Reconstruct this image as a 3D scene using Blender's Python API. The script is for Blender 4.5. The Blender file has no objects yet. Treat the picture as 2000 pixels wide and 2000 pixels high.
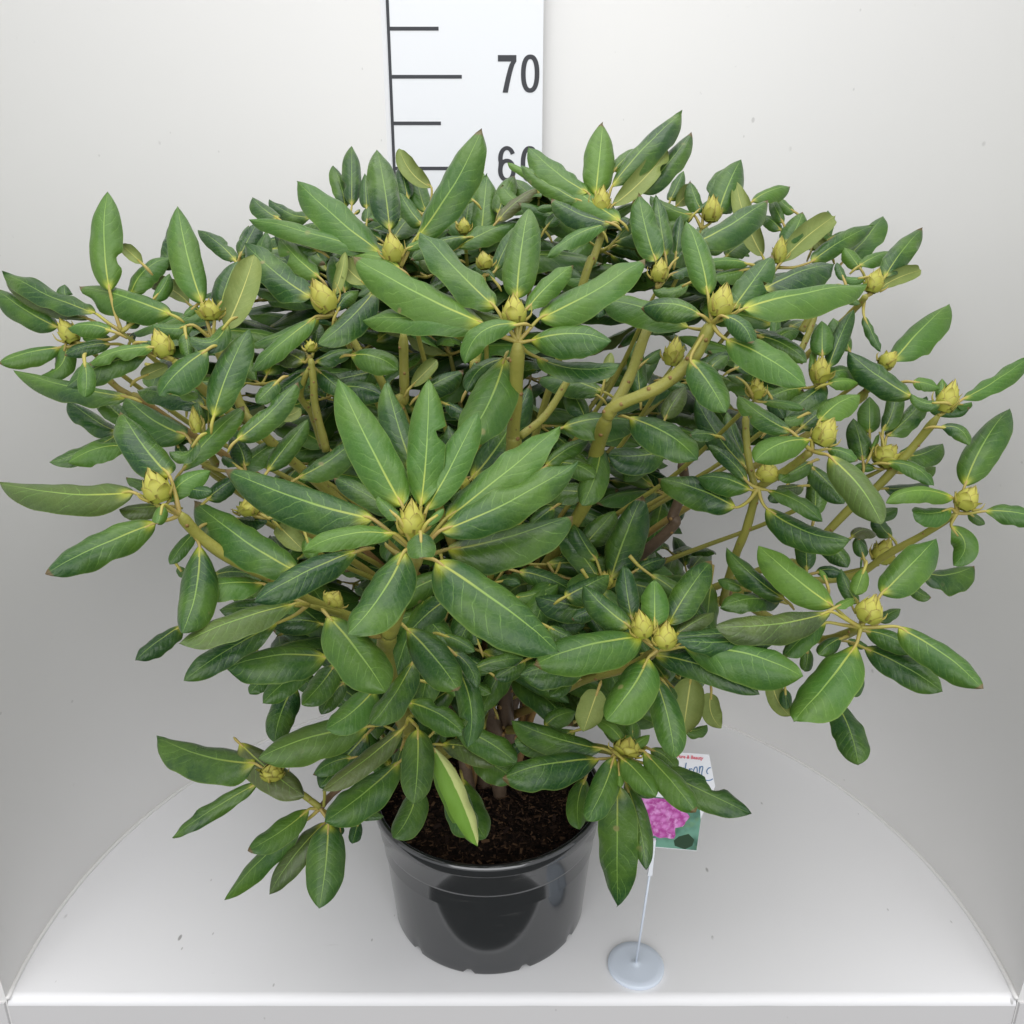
import bpy, bmesh, math, random
from mathutils import Vector, Matrix, noise
random.seed(7)
# ------------------------------------------------------------------ camera, world, lamps, exposure
scene = bpy.context.scene
COL = scene.collection
FP, TH, CH, CD = 1591.0, 0.316, 62.7, 54.5          # focal length in photo pixels, tilt, camera height and distance (cm)
cam_d = bpy.data.cameras.new('camera'); cam = bpy.data.objects.new('camera', cam_d); COL.objects.link(cam)
cam_d.sensor_width = 36; cam_d.lens = FP / 2000 * 36; cam_d.clip_start = .01; cam_d.clip_end = 50
cam.location = (0, -CD * .01, CH * .01); cam.rotation_euler = (math.pi / 2 - TH, 0, 0)
scene.camera = cam
w = bpy.data.worlds.new('World'); scene.world = w; w.use_nodes = True
bg = w.node_tree.nodes['Background']; bg.inputs[0].default_value = (.97, .98, 1, 1); bg.inputs[1].default_value = .74
def area(name, loc, tgt, sx, sy, power, col):
    l = bpy.data.lights.new(name, 'AREA'); l.shape = 'RECTANGLE'; l.size = sx; l.size_y = sy; l.energy = power; l.color = col
    o = bpy.data.objects.new(name, l); COL.objects.link(o); o.location = loc
    o.rotation_euler = (Vector(tgt) - Vector(loc)).to_track_quat('-Z', 'Y').to_euler(); return o
area('roof_light', (0, -.1, 2.6), (0, .15, .3), 3.0, 2.4, 58, (1, .994, .985))
area('front_fill_light', (0, -2.4, 1.25), (0, .1, .25), 3.2, 1.8, 42, (.985, .992, 1))  # added fill lamp behind the camera, brightens lower walls and leaf undersides
scene.view_settings.view_transform = 'Standard'; scene.view_settings.look = 'None'
scene.view_settings.exposure = 0; scene.view_settings.gamma = 1
try: scene.view_settings.use_curve_mapping = False
except Exception: pass
# ------------------------------------------------------------------ pixel <-> space
CAM = Vector((0, -CD, CH)); cT, sT = math.cos(TH), math.sin(TH)
def ray(px, py):
    X = (px - 1000) / FP; U = (1000 - py) / FP
    return Vector((X, cT + U * sT, -sT + U * cT))
def at(px, py, Y):
    r = ray(px, py); return CAM + r * ((Y + CD) / r.y)
def atz(px, py, z):
    r = ray(px, py); return CAM + r * ((z - CH) / r.z)
def proj(P):
    v = P - CAM; d = v.y * cT - v.z * sT; u = v.y * sT + v.z * cT
    return 1000 + FP * v.x / d, 1000 - FP * u / d
# ------------------------------------------------------------------ helpers
class MB:
    def __init__(s): s.v = []; s.f = []; s.a = []
    def grid(s, P, A=None, closed=False):
        n, m = len(P), len(P[0]); o = len(s.v)
        for i in range(n):
            for j in range(m):
                s.v.append(P[i][j]); s.a.append(A[i][j] if A else (0, 0, 0, 0))
        for i in range(n - 1):
            for j in range(m if closed else m - 1):
                k = (j + 1) % m
                s.f.append((o + i * m + j, o + i * m + k, o + (i + 1) * m + k, o + (i + 1) * m + j))
    def poly(s, pts, a=(0, 0, 0, 0)):
        o = len(s.v); s.v += list(pts); s.a += [a] * len(pts); s.f.append(tuple(range(o, o + len(pts))))
    def prism(s, pts, off, a=(0, 0, 0, 0)):      # closed solid: outline and its copy moved by off
        pts = [Vector(p) for p in pts]; off = Vector(off); n = len(pts); o = len(s.v)
        s.v += pts + [p + off for p in pts]; s.a += [a] * (2 * n)
        s.f.append(tuple(range(o, o + n))); s.f.append(tuple(range(o + 2 * n - 1, o + n - 1, -1)))
        for i in range(n):
            k = (i + 1) % n; s.f.append((o + i, o + n + i, o + n + k, o + k))
    def box(s, a, b):
        x0, y0, z0 = a; x1, y1, z1 = b
        s.prism([(x0, y0, z0), (x1, y0, z0), (x1, y0, z1), (x0, y0, z1)], (0, y1 - y0, 0))
    def tube(s, pts, rad, n=8, attr=None, cap=True):
        pts = [Vector(p) for p in pts]; G = []; A = []; prev = None
        for i, p in enumerate(pts):
            t = (pts[min(i + 1, len(pts) - 1)] - pts[max(i - 1, 0)]).normalized()
            if prev is None: prev = t.orthogonal().normalized()
            prev = (prev - t * prev.dot(t)).normalized(); b = t.cross(prev)
            r = rad(i / (len(pts) - 1)) if callable(rad) else rad
            G.append([p + (prev * math.cos(q) + b * math.sin(q)) * r for q in [2 * math.pi * k / n for k in range(n)]])
            A.append([attr(i / (len(pts) - 1)) if attr else (0, 0, 0, 0)] * n)
        o = len(s.v); s.grid(G, A, True)
        if cap: s.f.append(tuple(o + k for k in range(n))[::-1]); s.f.append(tuple(o + (len(pts) - 1) * n + k for k in range(n)))
    def lathe(s, prof, cx, cy, n=96):
        s.grid([[Vector((cx + r * math.cos(a), cy + r * math.sin(a), z)) for a in [2 * math.pi * k / n for k in range(n)]] for r, z in prof], None, True)
    def build(s, name, m, parent=None, smooth=True, recalc=False, origin=None):
        me = bpy.data.meshes.new(name)
        org = Vector(origin) if origin is not None else Vector((0, 0, 0))
        me.from_pydata([tuple((Vector(v) - org) * .01) for v in s.v], [], s.f)
        at_ = me.attributes.new('lf', 'FLOAT_COLOR', 'POINT')
        for i, a in enumerate(s.a): at_.data[i].color = a
        if recalc:
            b = bmesh.new(); b.from_mesh(me); bmesh.ops.recalc_face_normals(b, faces=b.faces[:]); b.to_mesh(me); b.free()
        me.polygons.foreach_set('use_smooth', [smooth] * len(me.polygons))
        me.materials.append(m); me.update()
        o = bpy.data.objects.new(name, me); COL.objects.link(o); o.location = org * .01
        if parent is not None:
            o.parent = parent; o.location = (org * .01) - WL[parent]
            WL[o] = org * .01
        else: WL[o] = org * .01
        return o
WL = {}
def empty(name, loc):
    o = bpy.data.objects.new(name, None); COL.objects.link(o); o.location = Vector(loc) * .01; o.empty_display_size = .02; WL[o] = Vector(loc) * .01; return o
def tag(o, label=None, cat=None, group=None, kind=None):
    if label: o['label'] = label
    if cat: o['category'] = cat
    if group: o['group'] = group
    if kind: o['kind'] = kind
    return o
def bez(P, n=12):      # smooth Catmull-Rom through points
    P = [Vector(p) for p in P]; Q = [P[0] * 2 - P[1]] + P + [P[-1] * 2 - P[-2]]; out = []
    for i in range(1, len(Q) - 2):
        for k in range(n):
            t = k / n; a, b, c, d = Q[i - 1:i + 3]
            out.append(.5 * ((2 * b) + (c - a) * t + (2 * a - 5 * b + 4 * c - d) * t * t + (3 * b - a - 3 * c + d) * t ** 3))
    out.append(P[-1]); return out
# ------------------------------------------------------------------ materials
class NT:
    def __init__(s, name, rough=.5, spec=.5):
        s.m = bpy.data.materials.new(name); s.m.use_nodes = True; s.t = s.m.node_tree; s.b = s.t.nodes['Principled BSDF']
        s.b.inputs['Roughness'].default_value = rough; s.b.inputs['Specular IOR Level'].default_value = spec
    def n(s, typ, **k):
        x = s.t.nodes.new(typ)
        for a, b in k.items(): setattr(x, a, b)
        return x
    def put(s, inp, v):
        if hasattr(v, 'is_linked') or isinstance(v, bpy.types.NodeSocket): s.t.links.new(v, inp)
        else: inp.default_value = v
    def math(s, op, a, b=0., c=0., clamp=False):
        x = s.n('ShaderNodeMath', operation=op, use_clamp=clamp); s.put(x.inputs[0], a); s.put(x.inputs[1], b)
        if len(x.inputs) > 2: s.put(x.inputs[2], c)
        return x.outputs[0]
    def mix(s, f, a, b, bt='MIX'):
        x = s.n('ShaderNodeMix', data_type='RGBA', blend_type=bt); s.put(x.inputs[0], f)
        s.put(x.inputs[6], a if not isinstance(a, tuple) else (*a, 1)); s.put(x.inputs[7], b if not isinstance(b, tuple) else (*b, 1)); return x.outputs[2]
    def noise(s, scale, detail=3, rough=.5, vec=None, dim=None):
        x = s.n('ShaderNodeTexNoise'); x.inputs['Scale'].default_value = scale; x.inputs['Detail'].default_value = detail; x.inputs['Roughness'].default_value = rough
        if vec is None: vec = s.n('ShaderNodeNewGeometry').outputs['Position']
        s.t.links.new(vec, x.inputs['Vector']); return x.outputs['Fac']
    def ramp(s, f, a, b):      # smoothstep a..b -> 0..1
        x = s.n('ShaderNodeMapRange', interpolation_type='SMOOTHSTEP'); s.put(x.inputs[0], f); x.inputs[1].default_value = a; x.inputs[2].default_value = b; return x.outputs[0]
    def bump(s, h, st=.3, dist=.001):
        x = s.n('ShaderNodeBump'); x.inputs['Strength'].default_value = st; x.inputs['Distance'].default_value = dist; s.put(x.inputs['Height'], h)
        s.t.links.new(x.outputs[0], s.b.inputs['Normal'])
    def col(s, c): s.put(s.b.inputs['Base Color'], c if not isinstance(c, tuple) else (*c, 1)); return s
def plain(name, c, rough=.5, spec=.5, var=.06, sc=12):
    q = NT(name, rough, spec); f = q.noise(sc, 4, .6); q.col(q.mix(f, tuple(x * (1 - var) for x in c), tuple(min(1, x * (1 + var)) for x in c))); return q.m
def leafmat():
    q = NT('rhododendron_leaf', .4, .34)
    a = q.n('ShaderNodeAttribute', attribute_name='lf'); sp = q.n('ShaderNodeSeparateColor'); q.t.links.new(a.outputs['Color'], sp.inputs[0])
    u, v0, r = sp.outputs[0], sp.outputs[1], sp.outputs[2]; r2 = a.outputs['Alpha']
    v = q.math('MULTIPLY_ADD', v0, 2., -1.); av = q.math('ABSOLUTE', v); geo = q.n('ShaderNodeNewGeometry'); pos = geo.outputs['Position']
    n1 = q.noise(26, 4, .6); n2 = q.noise(130, 3, .6); n3 = q.noise(60, 5, .65)
    # blade greens: fresh, blue green and deep older leaf
    c = q.mix(q.ramp(r, .0, .6), (.011, .045, .012), (.045, .122, .015))
    c = q.mix(q.ramp(r, .6, 1.), c, (.088, .178, .020))
    c = q.mix(q.math('MULTIPLY', q.ramp(n1, .38, .66), .7), c, (.078, .155, .018))
    c = q.mix(q.math('MULTIPLY', q.ramp(n2, .5, .8), .35), c, (.018, .058, .016))
    c = q.mix(q.ramp(r2, .7, .95), c, q.mix(n1, (.060, .090, .022), (.105, .088, .042)))       # a few bronzed leaves
    # lateral veins: curve forwards, offset left and right
    side = q.math('MULTIPLY', q.math('SIGN', v), .21)
    s = q.math('ADD', q.math('ADD', q.math('MULTIPLY', u, 10.), side), q.math('MULTIPLY', q.math('POWER', av, 1.25), -2.1))
    s = q.math('ADD', s, q.math('MULTIPLY', n1, 2.4))
    fr = q.math('ABSOLUTE', q.math('SUBTRACT', q.math('FRACT', s), .5))
    vein = q.math('MULTIPLY', q.math('SUBTRACT', 1., q.ramp(fr, .012, .06)), q.ramp(q.noise(75, 2), .38, .62))
    vein = q.math('MULTIPLY', vein, q.math('SUBTRACT', 1., q.ramp(av, .72, .97)))
    vor = q.n('ShaderNodeTexVoronoi', feature='DISTANCE_TO_EDGE'); vor.inputs['Scale'].default_value = 340; q.t.links.new(pos, vor.inputs['Vector'])
    net = q.math('SUBTRACT', 1., q.ramp(vor.outputs['Distance'], .02, .14))
    c = q.mix(q.math('MULTIPLY', net, .07), c, (.15, .26, .06))
    c = q.mix(q.math('MULTIPLY', vein, .5), c, (.15, .27, .055))
    # yellowish rim of the blade
    c = q.mix(q.math('MULTIPLY', q.ramp(av, .93, 1.), .5), c, (.17, .25, .05))
    # midrib, broad and yellow at the base, fine at the tip
    wd = q.math('MULTIPLY_ADD', q.math('POWER', q.math('SUBTRACT', 1., u), 1.4), .052, .016)
    mid = q.math('SUBTRACT', 1., q.ramp(q.math('DIVIDE', av, wd), .45, 1.1))
    mc = q.mix(q.ramp(u, .0, .5), (.42, .44, .07), (.22, .35, .07))
    c = q.mix(q.math('MULTIPLY', mid, q.math('MULTIPLY_ADD', r, .25, .60)), c, mc)
    halo = q.math('MULTIPLY', q.math('SUBTRACT', 1., q.ramp(u, .0, .15)), q.math('SUBTRACT', 1., q.ramp(av, .1, .9)))
    c = q.mix(q.math('MULTIPLY', halo, .85), c, (.46, .47, .04))
    tipb = q.math('MULTIPLY', q.ramp(q.math('ADD', u, q.math('MULTIPLY', n3, .05)), .965, .99), q.math('COMPARE', r2, .35, .09)); c = q.mix(q.math('MULTIPLY', tipb, .8), c, (.12, .07, .03))
    # damage: small brown spots and pale scars
    vs = q.n('ShaderNodeTexVoronoi'); vs.inputs['Scale'].default_value = 42; q.t.links.new(pos, vs.inputs['Vector'])
    sc = q.math('SUBTRACT', 1., q.ramp(q.math('ADD', vs.outputs['Distance'], q.math('MULTIPLY', n3, .12)), .115, .17))
    hot = q.ramp(q.noise(13, 2), .54, .62)
    c = q.mix(q.math('MULTIPLY', q.math('MULTIPLY', sc, hot), .75), c, q.mix(n2, (.30, .34, .12), (.13, .07, .03)))
    st_ = q.math('MULTIPLY', q.ramp(r, 1.4, 1.6), 1.); strip = q.mix(q.ramp(q.math('ADD', v, q.math('MULTIPLY_ADD', n1, .5, -.25)), -.12, -.06), (.40, .45, .16), (.12, .24, .025)); c = q.mix(st_, c, strip)
    # underside: pale matt olive with a raised rib
    uc = q.mix(q.ramp(n1, .3, .7), (.150, .200, .050), (.195, .235, .062))
    uc = q.mix(q.math('MULTIPLY', net, .12), uc, (.10, .14, .03)); uc = q.mix(q.math('MULTIPLY', vein, .3), uc, (.29, .33, .10)); uc = q.mix(mid, uc, (.42, .42, .12))
    c = q.mix(geo.outputs['Backfacing'], c, uc); q.col(c)
    rg = q.math('ADD', q.math('ADD', q.math('MULTIPLY_ADD', n3, .22, .17), q.math('MULTIPLY', r, .20)), q.math('MULTIPLY', geo.outputs['Backfacing'], .25)); q.put(q.b.inputs['Roughness'], rg)
    pillow = q.ramp(fr, .0, .35)
    h = q.math('ADD', q.math('MULTIPLY', pillow, .30), q.math('MULTIPLY', q.math('MULTIPLY', mid, -1.), .9)); h = q.math('ADD', h, q.math('MULTIPLY', n2, .9)); h = q.math('ADD', h, q.math('MULTIPLY', n3, .8)); h = q.math('ADD', h, q.math('MULTIPLY', net, -.16))
    q.bump(h, .22, .0011)
    return q.m
def stemmat():
    q = NT('stem_bark', .5, .4); a = q.n('ShaderNodeAttribute', attribute_name='lf'); sp = q.n('ShaderNodeSeparateColor'); q.t.links.new(a.outputs['Color'], sp.inputs[0])
    n1 = q.noise(60, 4, .6); n2 = q.noise(220, 4, .7)
    g = q.mix(n1, (.20, .22, .035), (.32, .29, .06)); rd = q.mix(n1, (.19, .09, .035), (.30, .20, .06)); br = q.mix(n2, (.060, .040, .027), (.15, .105, .068))
    c = q.mix(q.ramp(q.math('ADD', sp.outputs[0], q.math('MULTIPLY_ADD', n1, .5, -.25)), .2, .55), g, rd); c = q.mix(q.ramp(sp.outputs[0], .6, .9), c, br)
    c = q.mix(q.math('MULTIPLY', q.ramp(n2, .62, .72), .6), c, (.12, .06, .03)); q.col(c); q.bump(n2, .5, .0012); return q.m
def petmat():
    q = NT('petiole_skin', .45, .4); n1 = q.noise(90, 3); q.col(q.mix(q.ramp(n1, .3, .7), (.36, .34, .06), (.36, .27, .08))); return q.m
def budmat():
    q = NT('bud_scale', .5, .35); a = q.n('ShaderNodeAttribute', attribute_name='lf'); sp = q.n('ShaderNodeSeparateColor'); q.t.links.new(a.outputs['Color'], sp.inputs[0])
    n1 = q.noise(150, 4, .6); c = q.mix(q.ramp(sp.outputs[0], .0, .9), (.27, .31, .032), (.46, .43, .075)); c = q.mix(q.math('MULTIPLY', n1, .4), c, (.30, .27, .06))
    e = q.ramp(q.math('MAXIMUM', sp.outputs[1], q.math('MULTIPLY', sp.outputs[0], .85)), .55, .95); c = q.mix(q.math('MULTIPLY', e, .8), c, (.17, .10, .03)); q.col(c); q.bump(n1, .3, .0006); return q.m
M = {'leaf': leafmat(), 'stem': stemmat(), 'pet': petmat(), 'bud': budmat()}
M['lime'] = plain('young_leaf', (.26, .36, .05), .42, .5, .25, 60)
def wallmat(name, c, marks=1., sc=5, rough=.55):
    q = NT(name, rough, .3); n = q.noise(sc, 5, .6); n2 = q.noise(2.2, 2); n4 = q.noise(900, 2)
    col = q.mix(n, tuple(x * .975 for x in c), c); col = q.mix(q.math('MULTIPLY', q.ramp(n2, .35, .75), .10), col, (c[0] * .93, c[1] * .95, c[2] * 1.0))
    g = q.n('ShaderNodeNewGeometry').outputs['Position']
    for scl, th, st in ((15, .05, .42), (7, .022, .5), (31, .05, .3)):
        mp = q.n('ShaderNodeMapping'); mp.inputs['Scale'].default_value = (1.6, .7, .9); mp.inputs['Rotation'].default_value = (.3, .5, scl); q.t.links.new(g, mp.inputs[0])
        v = q.n('ShaderNodeTexVoronoi'); v.inputs['Scale'].default_value = scl; q.t.links.new(mp.outputs[0], v.inputs['Vector'])
        sp = q.math('MULTIPLY', q.math('SUBTRACT', 1., q.ramp(v.outputs['Distance'], th * .5, th)), q.ramp(q.noise(23, 2), .47, .53)); col = q.mix(q.math('MULTIPLY', sp, st * marks), col, (.22, .21, .20))
    mp = q.n('ShaderNodeMapping'); mp.inputs['Scale'].default_value = (3, 40, 30); mp.inputs['Rotation'].default_value = (0, 0, .25); q.t.links.new(g, mp.inputs[0])
    sc_ = q.math('MULTIPLY', q.ramp(q.noise(4, 6, .7, mp.outputs[0]), .66, .74), q.ramp(q.noise(9, 2), .5, .62)); col = q.mix(q.math('MULTIPLY', sc_, .40 * marks), col, (.36, .35, .34))
    q.col(col); q.bump(q.math('ADD', n4, q.math('MULTIPLY', n, 2.)), .06, .0006); return q.m
M['wall'] = wallmat('painted_wall', (.755, .745, .732), .8); M['table'] = wallmat('painted_table', (.80, .795, .805), 1.5, 5, .42)
M['panel'] = wallmat('painted_panel', (.60, .59, .59), 1.)
def potmat():
    q = NT('black_plastic', .1, .9); q.b.inputs['IOR'].default_value = 1.6; q.b.inputs['Coat Weight'].default_value = .25; q.b.inputs['Coat Roughness'].default_value = .05; n = q.noise(40, 4, .6); mp = q.n('ShaderNodeMapping'); mp.inputs['Scale'].default_value = (1, 1, 9); mp.inputs['Rotation'].default_value = (.25, .1, 0)
    q.t.links.new(q.n('ShaderNodeNewGeometry').outputs['Position'], mp.inputs[0]); s = q.ramp(q.noise(18, 6, .75, mp.outputs[0]), .60, .70)
    q.col(q.mix(q.math('MULTIPLY', s, .35), (.010, .012, .014), (.09, .088, .085))); q.put(q.b.inputs['Roughness'], q.math('ADD', q.math('MULTIPLY', n, .10), q.math('MULTIPLY_ADD', s, .10, .09)))
    q.bump(q.noise(9, 2), .12, .002); return q.m
M['pot'] = potmat()
def soilmat():
    q = NT('potting_soil', .9, .2); n = q.noise(170, 6, .7); n2 = q.noise(45, 4); q.col(q.mix(q.ramp(n, .4, .75), (.008, .005, .004), (.055, .030, .018))); q.bump(q.math('ADD', n, n2), 1., .006); return q.m
M['soil'] = soilmat()
# ------------------------------------------------------------------ the booth: curved wall, table, ruler
R, CY = 45.05, 8.46; XE = math.sqrt(R * R - CY * CY)
b = MB(); a0 = math.asin(-CY / R) - .0; NA = 120; prof = []
angs = [a0 + (math.pi - 2 * a0) * k / NA for k in range(NA + 1)]
G = []
for z in [-30, -4, -.4] + [0 + 2.2 * k for k in range(60)]:
    row = []
    for a in angs:
        rr = R + .0 + .12 * noise.noise(Vector((a * 3, z * .03, 1))) + (.12 if z > 0 else .0)
        row.append(Vector((rr * math.cos(a), CY + rr * math.sin(a), z)))
    G.append(row)
b.grid(G); nb = len(G)
# outer shell so that the wall has thickness, with flanges that turn outwards at the front
G2 = [[Vector(((p.x) * 1.05, (p.y - CY) * 1.05 + CY, p.z)) for p in row] for row in G]
G2 = [row[::-1] for row in G2]; b.grid(G2)
for s_ in (0, -1):
    b.grid([[G[i][s_], G2[i][-1 - s_ if s_ == 0 else 0]] for i in range(nb)])
b.grid([G[-1], G2[-1][::-1]])
wall = b.build('backdrop', M['wall'], recalc=True); tag(wall, kind='structure')
# shadow-gap bead where the wall panel stands on the table
b = MB(); b.tube([((R - .10) * math.cos(a), CY + (R - .10) * math.sin(a), .05) for a in angs], .22, 6); bead = b.build('sealant', M['wall'], wall); 
table = empty('display_table', (0, 0, 0)); tag(table, 'white painted semicircular display table carrying the potted shrub', 'table')
b = MB(); ER = .75
outl = [(R * math.cos(a), CY + R * math.sin(a)) for a in angs if CY + R * math.sin(a) > ER]
P = [Vector((x, y, 0)) for x, y in outl]
# fine fan grid of the top
rows = []
for k in range(25):
    t = k / 24; rows.append([Vector((x, ER + (y - ER) * t, .02 * noise.noise(Vector((x * .1, y * .1 * t, 0))))) for x, y in outl])
b.grid(rows); b.build('tabletop', M['table'], table, recalc=True)
b = MB(); xs = [-XE + 2 * XE * k / 60 for k in range(61)]; G = []
for k in range(9):
    q = k / 8 * math.pi / 2; G.append([Vector((x, ER - ER * math.sin(q) + .03 * noise.noise(Vector((x * .25, 0, 3))), -.0 - ER + ER * math.cos(q))) for x in xs])
b.grid(G); b.build('rounded_edge', M['table'], table)
b = MB(); b.grid([[Vector((x, .02 * noise.noise(Vector((x * .08, z * .1, 2))), z)) for x in xs] for z in (-ER, -3, -8, -15, -25)]); b.build('front_panel', M['panel'], table)
for s in (-1, 1):      # side posts of the booth left and right of the front panel
    b = MB(); x0, x1 = s * (XE + .12), s * (XE + 2.3); b.prism([(x0, -.25, -25), (x1, -.25, -25), (x1, -.25, -.2), (x0, -.25, -.2)], (0, 3, 0)); b.build('side_panel', M['panel'], table, smooth=False, recalc=True)
fl = MB(); fl.grid([[Vector((x, y, -88)) for x in (-350, 0, 350)] for y in (-350, -100, 200)]); tag(fl.build('floor', plain('dark_floor', (.085, .085, .08), .8, .2, .3, 3)), kind='structure')
# ruler board
RY = 50.7
ruler = empty('height_ruler', at(905, 300, RY) * 1)
tag(ruler, 'tall white height ruler board with dark ticks and numbers standing against the wall', 'ruler')
M['board'] = plain('ruler_white', (.73, .745, .775), .45, .4, .012, 3); M['ink'] = plain('ruler_ink', (.026, .028, .035), .5, .4, .1, 60); M['edge'] = plain('ruler_edge', (.76, .765, .79), .4, .5, .01)
def Z(py): return at(1000, py, RY).z
def X(px, py): return at(px, py, RY).x
xl, xr = X(740, 20), X(1061.5, 20); xl2 = X(757.5, 310); zt, zb = 108, 1
xs_ = X(752.5, 20)
b = MB(); b.box((xs_, RY, zb), (xr, RY + 1.9, zt)); b.build('board', M['board'], ruler, smooth=False, recalc=True)
b = MB(); b.prism([(xl, RY + .5, zb), (xs_ - .02, RY + .02, zb), (xs_ - .02, RY + 1.9, zb), (xl, RY + 1.9, zb)], (0, 0, zt - zb)); b.build('edge_strip', M['edge'], ruler, smooth=False, recalc=True)
b = MB(); xa, xb = X(753.5, 5), X(759.5, 5); b.box((xa, RY - .04, 12), (xb, RY, zt)); b.build('scale_line', M['ink'], ruler, smooth=False, recalc=True)
sp = (Z(56) - Z(329)) / 3
for k in range(-5, 8):
    z = Z(329) + sp * k; L = X(902, 151) - xb if k % 2 == 0 else X(859, 151) - xb
    if k < -3 or z > zt - 2: continue
    b = MB(); b.box((xb + .002, RY - .04, z - .19), (xb + L, RY, z + .19)); b.build('tick_mark', M['ink'], ruler, smooth=False, recalc=True)
def sup(w_, h_, n=48, e=2.35):
    out = []
    for k in range(n):
        a = 2 * math.pi * k / n; c, s = math.cos(a), math.sin(a)
        out.append((w_ * math.copysign(abs(c) ** (2 / e), c), h_ * math.copysign(abs(s) ** (2 / e), s)))
    return out
def ring(mb, O, I, ox, oz, y0=RY - .04, y1=RY):
    n = len(O); o = len(mb.v)
    for y in (y0, y1):
        for p in (O, I): mb.v += [Vector((ox + x, y, oz + z)) for x, z in p]
    mb.a += [(0, 0, 0, 0)] * (4 * n)
    for i in range(n):
        k = (i + 1) % n
        mb.f += [(o + i, o + k, o + n + k, o + n + i), (o + i, o + 2 * n + i, o + 2 * n + k, o + k), (o + n + i, o + n + k, o + 3 * n + k, o + 3 * n + i)]
def digit(ch, x0, z0, W, H):
    mb = MB(); T = W * .255
    def pr(pts): mb.prism([(x0 + x * W, RY - .04, z0 + z * H) for x, z in pts], (0, .04, 0))
    if ch == '0': ring(mb, sup(W / 2, H / 2), sup(W / 2 - T, H / 2 - T * .85, e=2.2), x0 + W / 2, z0 + H / 2)
    if ch == '7':
        pr([(0, .985), (0, .82), (.72, .82), (1, .985)]); pr([(1, .985), (.72, .8199), (1, .8199)])
        A = []; B_ = []
        for k in range(13):
            t = k / 12; z = .82 * (1 - t); A.append(Vector((x0 + W * (.72 - .47 * t ** .72), RY - .04, z0 + H * z))); B_.append(Vector((x0 + W * (1 - .46 * t ** .66), RY - .04, z0 + H * z)))
        mb.grid([A, B_])
    if ch == '6':
        rr = H * .325; ring(mb, sup(W / 2, rr, e=2.1), sup(W / 2 - T, rr - T * .8, e=2.1), x0 + W / 2, z0 + rr)
        O = []; I = []
        for k in range(25):      # outer arm
            a = math.radians(25 + 175 * k / 24); O.append(Vector((x0 + W / 2 + W * .49 * math.cos(a) , RY - .045, z0 + H * .66 + H * .34 * math.sin(a)))); I.append(Vector((x0 + W / 2 + (W * .49 - T) * math.cos(a), RY - .045, z0 + H * .66 + (H * .34 - T * .8) * math.sin(a))))
        O.append(Vector((x0 + W * .0, RY - .045, z0 + H * .33))); I.append(Vector((x0 + T * .95, RY - .045, z0 + H * .33))); mb.grid([O, I])
    return mb
for zc_px, dg in ((144, '70'), (320.5, '60')):
    H = Z(107) - Z(181.5); z0 = Z(zc_px) - H / 2; W = (X(1008.5, 144) - X(972.5, 144))
    for i, ch in enumerate(dg):
        xo = X(972.5 if i == 0 else 1017.5, 144) + (0 if dg == '70' else X(975, 320) - X(975, 144) if i == 0 else 0)
        digit(ch, xo, z0, W, H).build('number', M['ink'], ruler, smooth=False)
# ------------------------------------------------------------------ pot and soil
PX, PY, PR, PB, PH = -2.26, 11.94, 10.96, 9.4, 13.27
pot = empty('plant_pot', (PX, PY, 0)); tag(pot, 'glossy black round plastic pot filled with soil under the shrub', 'pot')
prof = [(PB - .5, .5), (PB - .05, .0 + .35), (PB, .5), (PB + .03, .75)]
for k in range(1, 13):
    t = k / 12; prof.append((PB + .03 + (PR - .75 - PB) * t, .75 + 8.75 * t))
prof += [(PR - .70, 9.55), (PR - .52, 9.75), (PR - .45, 10.0), (PR - .33, 12.0), (PR - .30, 12.05), (PR - .05, 12.15), (PR + .02, 12.3), (PR + .05, 12.8), (PR - .02, 13.1), (PR - .22, 13.27), (PR - .5, 13.2), (PR - .6, 12.9), (PR - .75, 8)]
b = MB(); n = 160; G = []
for r_, z in prof:
    row = []
    for k in range(n):
        a = 2 * math.pi * k / n; zz = z
        if z < .8:      # feet: slots cut into the bottom rim
            ph = (a / (2 * math.pi) * 11) % 1; 
            if ph > .86: zz = z; r2_ = r_ - .06
            else: zz = max(0, z - .35) if z < .55 else z; r2_ = r_
        else: r2_ = r_
        row.append(Vector((PX + r2_ * math.cos(a), PY + r2_ * math.sin(a), zz)))
    G.append(row)
b.grid(G, None, True); b.build('pot_wall', M['pot'], pot, recalc=True)
b = MB(); G = []
for i in range(40):
    r_ = (PR - .68) * i / 39; G.append([Vector((PX + r_ * math.cos(a), PY + r_ * math.sin(a), 10.4 + .5 * noise.noise(Vector((r_ * math.cos(a) * .35, r_ * math.sin(a) * .35, 0))) + .25 * noise.noise(Vector((r_ * math.cos(a) * 1.6, r_ * math.sin(a) * 1.6, 5))))) for a in [2 * math.pi * k / 100 for k in range(100)]])
b.grid(G, None, True); so = b.build('soil', M['soil'], pot, recalc=True)
b = MB()
for k in range(3200):
    r_ = (PR - 1.0) * math.sqrt(random.random()); a = random.random() * 6.283; p = Vector((PX + r_ * math.cos(a), PY + r_ * math.sin(a), 10.62 + random.random() * .25)); L = random.choice([.1, .14, .18, .25, .4, .6]) * random.uniform(.6, 1.3)
    d = Vector((random.gauss(0, 1), random.gauss(0, 1), random.gauss(0, .3))).normalized(); s_ = d.cross(Vector((random.gauss(0, .3), random.gauss(0, .3), 1))).normalized() * L * random.uniform(.08, .3); c = random.random() ** 3
    b.prism([p - d * L / 2 - s_, p + d * L / 2 - s_ * .5, p + d * L / 2 + s_, p - d * L / 2 + s_ * .6], d.cross(s_).normalized() * .05, (c, 0, 0, 0))
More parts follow.
